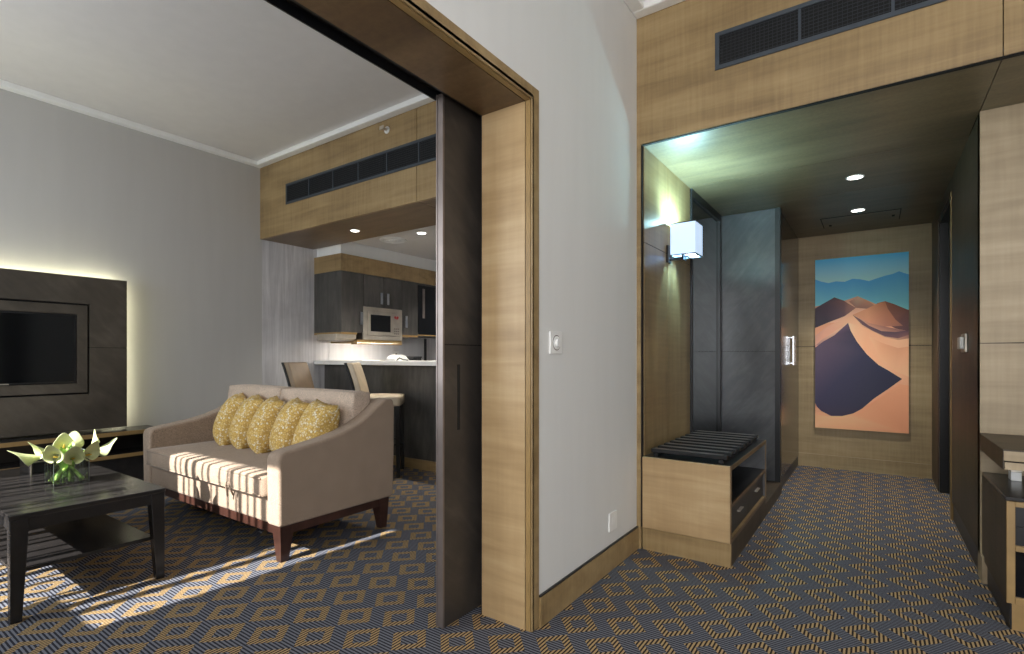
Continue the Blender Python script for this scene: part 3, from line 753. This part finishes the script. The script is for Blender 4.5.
# bar stools
def stool(root, seatm, rim):
    def O(n, mb, m, **k): return obj(n, mb, m, root, local=True, **k)
    # faces +x ; seat top 0.76
    O('seat', softbox(-.20, .22, -.215, .215, .67, .765, .012), seatm, smooth=180)
    th = .055
    def back(xo0, xo1, y):
        mb = MB(); R = []
        for i in range(7):
            s = i/6; z = .735+.345*s; x = -.17-.07*s-.03*s*s
            R.append([(x+xo0, -y, z), (x+xo1, -y, z), (x+xo1, y, z), (x+xo0, y, z)])
        return mb.rings(R)
    O('backrest', back(-.005, .05, .205), seatm, bev=.012, seg=3, smooth=50)
    O('back_shell', back(-.028, -.006, .21), rim, bev=.006, smooth=50)
    for sx in (-1, 1):
        for sy in (-1, 1):
            x_, y_ = sx*.18+.01, sy*.18
            O('leg', MB().hexa([(x_+sx*.012-.016, y_+sy*.012-.016, 0), (x_+sx*.012+.016, y_+sy*.012-.016, 0), (x_+sx*.012+.016, y_+sy*.012+.016, 0), (x_+sx*.012-.016, y_+sy*.012+.016, 0)],
                               [(x_-.022, y_-.022, .672), (x_+.022, y_-.022, .672), (x_+.022, y_+.022, .672), (x_-.022, y_+.022, .672)]), M['black'])
    O('footrest', MB().box(.18, .2, -.17, .17, .24, .265).box(-.18, .18, .175, .19, .30, .32).box(-.18, .18, -.19, -.175, .30, .32).box(-.18, -.16, -.17, .17, .24, .265), M['black'])
s1 = thing('bar_stool', 'cream bar stool whose seat shows past the near sofa arm', 'bar stool', (0, 0, 0), 'upholstered bar stools')
stool(s1, M['leather'], M['black'])
s1.location = (-3.95, 3.40, 0); s1.rotation_euler = (0, 0, math.radians(41))
s2 = dup(s1, (-4.76, 3.28, 0), math.radians(31), 'shade-toned cream bar stool behind the sofa middle, nearer the far left wall')
for ch in s2.children:
    if ch.name.startswith(('seat', 'backrest')):
        ch.data = ch.data.copy(); ch.data.materials[0] = M['shaded_cream_leather']

# downlights
def downlight(label, x, y, z, r, power, group, col=(1, .93, .82), spot=1.9):
    t = thing('downlight', label, 'downlight', (x, y, z), group)
    R = []
    for k, (rr, zz) in enumerate(((r*1.25, z+.0005), (r*1.25, z-.004), (r*1.05, z-.006), (r*.98, z-.001))):
        R.append([(x+rr*math.cos(2*PI*i/28), y+rr*math.sin(2*PI*i/28), zz) for i in range(28)])
    obj('trim_ring', MB().rings(R, False), M['plastic'], t, smooth=40)
    obj('lens', MB().cyl((x, y, z-.0002), r, -.002, 'z', 28), M['bulb'], t)
    if power:
        l = bpy.data.lights.new('downlight_beam', 'SPOT'); l.energy = power; l.color = col; l.spot_size = spot; l.spot_blend = .7; l.shadow_soft_size = .05
        o = bpy.data.objects.new('downlight_beam', l); COL.objects.link(o); o.location = (0, 0, -.02); o.parent = t
downlight('round downlight in the wooden soffit over the kitchen opening', -4.204, 3.307, HZ, .04, 25, 'kitchen downlights')
downlight('round downlight in the white kitchen ceiling', -3.93, 3.95, KC, .045, 110, 'kitchen downlights')
downlight('hall downlight nearer the room, beside the wardrobe', -.108, 4.318, HZ, .045, 6, 'hall downlights')
downlight('hall downlight nearer the desert picture', -.112, 5.299, HZ, .045, 105, 'hall downlights', (1, .97, .92))
downlight('unseen added downlight in the white kitchen ceiling past the first one', -4.2, 5.2, KC, .045, 110, 'kitchen downlights')  # out of view, added to give the kitchen more light
cd = thing('ceiling_diffuser', 'round white air diffuser in the kitchen ceiling', 'air vent', (-4.42, 4.0, KC))
R = []
for rr, zz in ((.15, KC-.0005), (.148, KC-.008), (.12, KC-.016), (.11, KC-.006), (.09, KC-.006), (.075, KC-.018), (.06, KC-.008), (.04, KC-.008), (.03, KC-.02)):
    R.append([(-4.42+rr*math.cos(2*PI*i/32), 4.0+rr*math.sin(2*PI*i/32), zz) for i in range(32)])
obj('louvre_rings', MB().rings(R), M['plastic'], cd, smooth=30)

# ------------------------------------------------------------------ switches on the white wall
def plate(label, y0, y1, z0, z1, kind, name, cat):
    t = thing(name, label, cat, (X0, (y0+y1)/2, z0))
    obj('plate', B(X0, X0+.008, y0, y1, z0, z1), M['plastic'], t, bev=.002)
    cy, cz = (y0+y1)/2, (z0+z1)/2
    if kind: obj('dial', MB().cyl((X0+.008, cy, cz), .03, .003, 'x', 28).cyl((X0+.011, cy, cz), .018, .012, 'x', 24), M['plastic'], t, smooth=40); obj('dial_ring', MB().cyl((X0+.008, cy, cz), .034, .0008, 'x', 28), M['edge'], t)
    else: obj('outlet', MB().cyl((X0+.008, cy, cz+.005), .02, .001, 'x', 20), M['cornice'], t)
plate('white wall switch with round dial at shoulder height beside the doorway', 1.933, 2.036, 1.146, 1.244, True, 'light_switch', 'switch')
plate('blank white socket plate low on the white wall above the baseboard', 2.545, 2.642, .203, .30, False, 'socket_plate', 'socket')

# ------------------------------------------------------------------ hall: bench, mirror, wardrobe, sconce
BX0, BX1, BY0, BY1 = -1.118, -.632, Y0, 4.04
lb = thing('luggage_bench', 'low wooden luggage bench with slatted top by the hall niche', 'bench', (-.88, 3.5, 0))
obj('plinth', B(BX0, BX1+.002, BY0+.03, BY1, 0, .13), M['rightgloss'], lb)
obj('platform', B(BX0, BX1+.002, BY1+.001, 4.815, 0, .09), M['rightgloss'], lb)
obj('front_panel', B(BX0, BX1, BY0-.006, BY0+.018, .131, .545), M['jamb'], lb, bev=.002)
obj('base_front', B(BX0, BX1+.002, BY0+.004, BY0+.029, 0, .127), M['veneer'], lb)
obj('top', B(BX0, BX1, BY0+.018, BY1, .525, .545), M['black'], lb)
obj('bottom', B(BX0, BX1, BY0+.018, BY1, .131, .152), M['veneer'], lb)
obj('shelf', B(BX0, BX1-.003, BY0+.018, BY1-.02, .322, .342), M['black'], lb)
obj('back_panel', B(BX0, BX1, BY1-.02, BY1, .152, .525), M['slate'], lb)
obj('inner_back', B(BX0, BX0+.02, BY0+.018, BY1-.02, .152, .525), M['black'], lb)
obj('edge_frame', MB().box(BX1, BX1+.006, BY0-.006, BY1, .523, .547).box(BX1, BX1+.006, BY0-.006, BY0+.014, .131, .523).box(BX1, BX1+.006, BY0+.014, BY1, .131, .15).box(BX1, BX1+.006, BY1-.014, BY1, .15, .523).box(BX1, BX1+.006, BY0+.014, BY1-.014, .322, .342), M['soffit'], lb)
for a, b_ in ((BY0+.02, 3.49), (3.494, BY1-.022)):
    dr = obj('drawer', B(BX0+.03, BX1-.012, a, b_, .156, .318), M['black'], lb)
    c_ = (a+b_)/2
    obj('handle', MB().box(BX1-.012, BX1+.004, c_-.05, c_+.05, .246, .254), M['steel'], dr)
rk = MB()
obj('rack_rail', B(BX0+.05, BX0+.075, 2.99, 3.98, .546, .566), M['black'], lb)
obj('rack_rail', B(BX1-.07, BX1-.045, 2.99, 3.98, .546, .566), M['black'], lb)
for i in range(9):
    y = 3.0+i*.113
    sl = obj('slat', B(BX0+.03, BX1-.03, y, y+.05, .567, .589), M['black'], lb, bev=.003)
    obj('slat_highlight', B(BX0+.05, BX1-.05, y+.008, y+.036, .5892, .5905), M['edge'], sl)  # lighter strip puts a glossy highlight into the colour of the slat top
mr = thing('wall_mirror', 'tall smoked mirror framed in black on the hall niche wall', 'mirror', (-1.12, 4.3, .1))
obj('glass', B(-1.127, -1.122, 3.93, 4.77, .1, 2.33), M['mirror'], mr)
obj('frame', MB().box(-1.127, -1.105, 3.912, 3.94, .1, HZ-.002).box(-1.127, -1.105, 4.765, 4.815, .1, HZ-.002).box(-1.127, -1.105, 3.94, 4.765, HZ-.06, HZ-.002), M['black'], mr)
wd = thing('wardrobe', 'full-height hall wardrobe with slate side and glossy brown doors', 'wardrobe', (-.9, 5.5, 0))
WY = 4.82
obj('side_panel', MB().box(-1.118, -.652, WY, WY+.02, .092, 1.181).box(-1.118, -.652, WY, WY+.02, 1.185, HZ-.004), M['slate'], wd)
obj('carcass', B(-1.118, -.68, WY+.021, 6.19, .0, HZ-.004), M['blackgap'], wd)
obj('corner_post', B(-.68, -.640, WY-.002, WY+.06, .0, HZ-.004), M['black'], wd)
for i, (a, b_) in enumerate(((WY+.062, 5.60), (5.604, 6.19))):
    dr = obj('door', B(-.679, -.65, a, b_, .10, HZ-.01), M['gloss'], wd)
    hy = b_-.07 if i == 0 else a+.05
    obj('handle', MB().box(-.65, -.625, hy-.02, hy+.02, 1.07, 1.085).box(-.65, -.625, hy-.02, hy+.02, 1.31, 1.325).box(-.63, -.615, hy-.028, hy+.028, 1.055, 1.335), M['chrome'], dr, bev=.004)
obj('plinth', B(-.679, -.655, WY+.062, 6.19, 0, .097), M['black'], wd)
sn = thing('wall_sconce', 'lit square white wall lamp on the wooden hall niche', 'wall lamp', (-1.12, 3.42, 1.8))
sx0, sx1, sy0, sy1, sz0, sz1 = -1.10, -.93, 3.38, 3.55, 1.80, 2.005
sx0, sx1 = -1.095, -.935
tk = .003
sh = MB()
for a in ((sx0, sx1, sy0, sy0+tk), (sx0, sx1, sy1-tk, sy1), (sx0, sx0+tk, sy0+tk, sy1-tk), (sx1-tk, sx1, sy0+tk, sy1-tk)):
    sh.box(a[0], a[1], a[2], a[3], sz0, sz1)
obj('lamp_shade', sh, M['shade'], sn)
rim = MB(); e = .006
for z in (sz0-.004, sz1-.002):
    rim.box(sx0-.002, sx1+.002, sy0-.002, sy0+e, z, z+.006); rim.box(sx0-.002, sx1+.002, sy1-e, sy1+.002, z, z+.006)
    rim.box(sx0-.002, sx0+e, sy0+e, sy1-e, z, z+.006); rim.box(sx1-e, sx1+.002, sy0+e, sy1-e, z, z+.006)
rim.box((sx0+sx1)/2-.004, (sx0+sx1)/2+.004, sy0, sy1, sz0-.004, sz0+.002); rim.box(sx0, sx1, (sy0+sy1)/2-.004, (sy0+sy1)/2+.004, sz0-.004, sz0+.002)
obj('frame', rim, M['black'], sn)
obj('back_plate', B(-1.12, -1.106, 3.375, 3.44, 1.755, 1.87), M['black'], sn, bev=.002)
obj('arm', MB().box(-1.106, -1.02, 3.40, 3.415, 1.768, 1.783).box(-1.03, -1.015, 3.40, 3.47, 1.77, 1.80), M['black'], sn)
obj('bulb', MB().tube([((sx0+sx1)/2, (sy0+sy1)/2, 1.81+.018*i) for i in range(6)], [.012, .022, .028, .028, .02, .006], 14), M['bulb'], sn, smooth=180)

# key-card switch
ks = thing('key_card_switch', 'small silver card switch on the dark hall wall by the panelled corner', 'switch', (.443, 4.0, 1.16))
obj('plate', B(.428, .443, 3.95, 4.10, 1.16, 1.27), M['steel'], ks, bev=.004)
obj('card_slot', B(.410, .428, 3.97, 4.08, 1.18, 1.25), M['plastic'], ks, bev=.003)

# ------------------------------------------------------------------ desert picture (printed photograph on canvas)
pcv = thing('desert_picture', 'tall frameless desert dune photograph on the hall end wall', 'picture', (-.11, 6.2, 1.27))
QX0, QX1, QZ0, QZ1 = -.497, .27, .41, 2.132
obj('canvas', B(QX0, QX1, 6.165, 6.199, QZ0, QZ1), M['plastic'], pcv)
def pic(p):
    s = (p[0]-80)/210.0; top = 160-20*s; bot = 535+12*s
    return QX0+s*(QX1-QX0), QZ1-(p[1]-top)/(bot-top)*(QZ1-QZ0)
me_v, me_f, me_c = [], [], []
lay = [0]
def poly(pts, cols):
    """cols: one colour or one per point"""
    y = 6.1645-.00025*lay[0]; lay[0] += 1
    n = len(me_v)
    for p in pts:
        x_, z_ = pic((min(290, max(80, p[0])), p[1])); me_v.append((x_, y, max(QZ0, min(QZ1, z_))))
    me_f.append(list(range(n, n+len(pts))))
    if not isinstance(cols, list): cols = [cols]*len(pts)
    me_c.extend(cols)
def strip(up, lo, cu, cl_):
    for i in range(len(up)-1):
        poly([up[i], up[i+1], lo[i+1], lo[i]], [cu, cu, cl_, cl_]); lay[0] -= 1
    lay[0] += 1
strip([(80, 158), (290, 138)], [(80, 215), (290, 200)], (58, 138, 206), (138, 190, 222))
rid = [(80, 203), (95, 208), (112, 211), (130, 207), (150, 208), (168, 201), (185, 202), (205, 206), (222, 200), (240, 194), (256, 190), (270, 184), (280, 188), (290, 191)]
strip(rid, [(p[0], 280) for p in rid], (62, 132, 184), (112, 176, 202))
poly([(80, 270), (290, 270), (290, 560), (80, 560)], (204, 146, 114))
poly([(80, 300), (80, 264), (150, 250), (180, 240), (222, 258), (290, 300)], (216, 164, 134))
poly([(80, 312), (80, 268), (102, 256), (126, 243), (148, 250), (160, 258), (176, 266), (150, 285), (110, 300)], [(66, 58, 74), (74, 62, 74), (82, 66, 76), (80, 64, 76), (120, 86, 84), (150, 104, 92), (150, 104, 92), (92, 70, 78), (70, 60, 74)])
poly([(160, 252), (182, 241), (205, 252), (220, 262), (200, 268), (176, 266)], [(178, 126, 108), (226, 178, 146), (196, 140, 112), (176, 122, 100), (150, 104, 92), (150, 104, 92)])
poly([(222, 256), (240, 251), (258, 257), (290, 271), (290, 318), (262, 312), (240, 300)], [(150, 92, 66), (140, 84, 62), (124, 74, 58), (106, 66, 58), (84, 58, 60), (92, 62, 62), (126, 80, 66)])
poly([(168, 282), (200, 268), (228, 254), (240, 251), (246, 268), (262, 292), (278, 306), (240, 308), (205, 300)], [(196, 138, 106), (206, 144, 108), (196, 130, 92), (178, 114, 80), (176, 112, 82), (164, 104, 78), (140, 92, 76), (160, 106, 86), (190, 132, 102)])
poly([(80, 330), (110, 308), (140, 294), (168, 282), (205, 300), (240, 308), (290, 318), (290, 360), (200, 330), (80, 360)], [(190, 140, 122), (206, 152, 126), (220, 166, 134), (224, 164, 128), (170, 118, 96), (140, 96, 84), (118, 82, 80), (206, 150, 118), (214, 158, 126), (196, 142, 120)])
poly([(168, 282), (186, 292), (205, 306), (232, 318), (262, 320), (290, 316), (290, 326), (268, 334), (240, 330), (214, 318), (190, 304)], [(110, 76, 76), (96, 68, 74), (80, 60, 72), (74, 58, 72), (80, 60, 72), (86, 62, 72), (120, 82, 80), (110, 78, 78), (96, 70, 76), (92, 66, 74), (100, 70, 74)])
poly([(80, 352), (100, 335), (126, 320), (158, 300), (140, 330), (120, 345)], [(150, 112, 112), (196, 146, 124), (216, 164, 134), (226, 176, 142), (160, 116, 112), (120, 92, 104)])
poly([(158, 300), (176, 304), (205, 314), (240, 332), (268, 338), (290, 334), (290, 560), (80, 560), (80, 500), (170, 503)], [(232, 178, 142), (220, 164, 128), (214, 156, 120), (216, 158, 122), (222, 164, 128), (222, 164, 128), (206, 142, 108), (222, 160, 122), (214, 152, 116), (214, 152, 116)])
poly([(205, 330), (235, 345), (268, 356), (290, 352), (290, 420), (262, 408), (226, 372)], [(222, 162, 124), (206, 146, 112), (200, 140, 108), (206, 146, 112), (226, 166, 128), (224, 162, 124), (220, 158, 120)])
poly([(80, 505), (110, 510), (150, 508), (172, 503), (215, 476), (270, 436), (290, 440), (290, 560), (80, 560)], [(222, 158, 116), (230, 168, 126), (226, 164, 122), (214, 150, 112), (206, 142, 106), (214, 150, 112), (210, 146, 110), (206, 140, 104), (224, 160, 120)])
poly([(158, 300), (164, 318), (178, 342), (200, 370), (226, 394), (250, 408), (276, 425), (246, 448), (215, 470), (190, 492), (170, 503), (145, 509), (118, 509), (95, 498), (84, 488), (80, 480), (80, 356), (100, 342), (126, 328)],
     [(92, 74, 92), (70, 60, 84), (58, 54, 80), (52, 52, 80), (46, 48, 76), (44, 46, 72), (46, 46, 70), (48, 48, 72), (52, 52, 76), (56, 54, 78), (62, 56, 78), (66, 58, 80), (70, 60, 82), (66, 60, 86), (66, 62, 90), (66, 62, 92), (104, 86, 106), (98, 82, 102), (94, 76, 96)])
me = bpy.data.meshes.new('print'); me.from_pydata([(v[0]-pcv.location.x, v[1]-pcv.location.y, v[2]-pcv.location.z) for v in me_v], [], me_f)
ca = me.color_attributes.new('print_colour', 'FLOAT_COLOR', 'POINT')
for i, c in enumerate(me_c): ca.data[i].color = (*[min(.95, q*(2.3 if c[2] > c[0]*1.35 and c[2] > 120 else .9 if c[2] > c[0] else 1.45)) for q in lin(c)], 1)
mt, t_, b_ = nt('printed_canvas'); at = t_.nodes.new('ShaderNodeVertexColor'); at.layer_name = 'print_colour'
t_.links.new(at.outputs[0], b_.inputs['Base Color']); b_.inputs['Roughness'].default_value = .6
me.materials.append(mt)
bm = bmesh.new(); bm.from_mesh(me); bmesh.ops.triangulate(bm, faces=bm.faces[:])
for f in bm.faces:
    if f.normal.y > 0: f.normal_flip()
bm.to_mesh(me); bm.free()
po = bpy.data.objects.new('print', me); COL.objects.link(po); po.parent = pcv

# ------------------------------------------------------------------ minibar cabinet on the right
mb_ = thing('minibar_cabinet', 'low dark cabinet with gold-framed open fronts and thick wood-edged top', 'cabinet', (.9, 3.2, 0))
CX0, CX1, CY0, CY1 = .455, 1.6, Y0, 3.533
obj('upper_top', B(.443, CX1, CY0-.004, CY1-.0, .700, .741), M['linen'], mb_, bev=.002)
obj('upper_top_surface', B(.443, CX1, CY0-.004, CY1, .7412, .746), M['rightgloss'], mb_)
obj('upper_band', B(.446, CX1, CY0+.0, CY1, .664, .694), M['linen'], mb_)
obj('dark_groove', B(.45, CX1, CY0+.006, CY1, .694, .700), M['blackgap'], mb_)
obj('side_edge', B(.4405, .4430, CY0-.004, CY1, .664, .745), M['rightgloss'], mb_)
obj('niche_back', B(.443, CX1, CY1-.02, CY1, .552, .663), M['linen'], mb_)
obj('prop', B(1.1, 1.13, CY0+.1, CY1-.02, .552, .663), M['linen'], mb_)
obj('lower_top', B(CX0-.006, CX1, CY0, CY1-.02, .535, .551), M['espresso'], mb_, bev=.002)
obj('side_panel', B(CX0-.004, CX0+.014, CY0+.004, CY1, .112, .534), M['rightgloss'], mb_)
fm = MB().box(CX0-.004, CX0+.023, CY0-.006, CY0+.014, .112, .534).box(CX0+.023, CX1, CY0-.006, CY0+.014, .513, .534).box(CX0+.023, CX1, CY0-.006, CY0+.014, .33, .354).box(CX0+.023, CX1, CY0-.006, CY0+.014, .112, .14).box(CX0+.55, CX0+.575, CY0-.006, CY0+.014, .14, .513)
obj('front_frame', fm, M['gold'], mb_, bev=.002)
obj('door', B(CX0+.024, CX0+.549, CY0+.004, CY0+.012, .141, .329), M['blackgloss'], mb_)
obj('door', B(CX0+.576, CX1, CY0+.004, CY0+.012, .141, .329), M['blackgloss'], mb_)
for a, c_ in ((.355, .43), (.434, .512)):
    obj('drawer', B(CX0+.024, CX0+.549, CY0+.004, CY0+.012, a, c_), M['black'], mb_)
    obj('drawer', B(CX0+.576, CX1, CY0+.004, CY0+.012, a, c_), M['black'], mb_)
obj('carcass', B(CX0+.014, CX1, CY0+.014, CY1, .112, .534), M['black'], mb_)
obj('plinth', B(CX0+.014, CX1, CY0+.006, CY1, 0, .111), M['gold'], mb_)
obj('plinth_side', B(CX0+.008, CX0+.014, CY0+.006, CY1, 0, .111), M['black'], mb_)
cs = thing('card_box', 'small pale box standing at the back of the cabinet\'s open shelf', 'box', (.55, 3.35, .5515))
obj('box_body', B(.528, .565, 3.34, 3.40, .5515, .592), M['plastic'], cs, bev=.002)
obj('box_lid', B(.526, .567, 3.338, 3.402, .5925, .602), M['steel'], cs, bev=.002)

# ------------------------------------------------------------------ lights
def area(name, loc, rot, sx, sy, power, col):
    l = bpy.data.lights.new(name, 'AREA'); l.shape = 'RECTANGLE'; l.size = sx; l.size_y = sy; l.energy = power; l.color = col
    o = bpy.data.objects.new(name, l); COL.objects.link(o); o.location = loc; o.rotation_euler = rot; return o
area('lounge_window_light', (-3.75, YL+.06, 1.75), (math.radians(90), 0, 0), 1.6, 1.7, 56, (.90, .96, 1))
area('room_daylight_fill', (1.0, YS+.05, 1.6), (math.radians(90), 0, 0), 3.2, 2.3, 140, (.985, .985, .99))  # unseen area lamp added behind the camera for soft daylight
sun = bpy.data.lights.new('sun', 'SUN'); sun.energy = 15; sun.angle = .009; sun.color = (1, .95, .88)
so_ = bpy.data.objects.new('sun', sun); COL.objects.link(so_); so_.location = (-4, -6, 6)
so_.rotation_euler = Vector((.068, 1, -.70)).to_track_quat('-Z', 'Y').to_euler()
l = bpy.data.lights.new('sconce_light', 'POINT'); l.energy = 54; l.color = (.50, .93, 1); l.shadow_soft_size = .05
o = bpy.data.objects.new('sconce_light', l); COL.objects.link(o); o.parent = sn; o.location = (.105, .045, .185)
wo = bpy.data.worlds.new('sky'); sc.world = wo; wo.use_nodes = True
wo.node_tree.nodes['Background'].inputs[0].default_value = (.75, .86, 1, 1); wo.node_tree.nodes['Background'].inputs[1].default_value = 1.0

# ------------------------------------------------------------------ camera
cam = bpy.data.cameras.new('camera'); co = bpy.data.objects.new('camera', cam); COL.objects.link(co)
cam.sensor_width = 36; cam.lens = 518/1024*36; cam.shift_y = (357.5-327)/1024; cam.clip_start = .02
th = math.atan((874-512)/518)
co.location = (0, 0, 1.13); co.rotation_euler = (math.radians(90), 0, th)
sc.camera = co
sc.view_settings.view_transform = 'Standard'; sc.view_settings.look = 'None'; sc.view_settings.gamma = 1
sc.view_settings.use_curve_mapping = False; sc.view_settings.exposure = 0
sc.cycles.max_bounces = 10; sc.cycles.diffuse_bounces = 6; sc.cycles.sample_clamp_indirect = 6
sc.cycles.caustics_reflective = False; sc.cycles.caustics_refractive = False
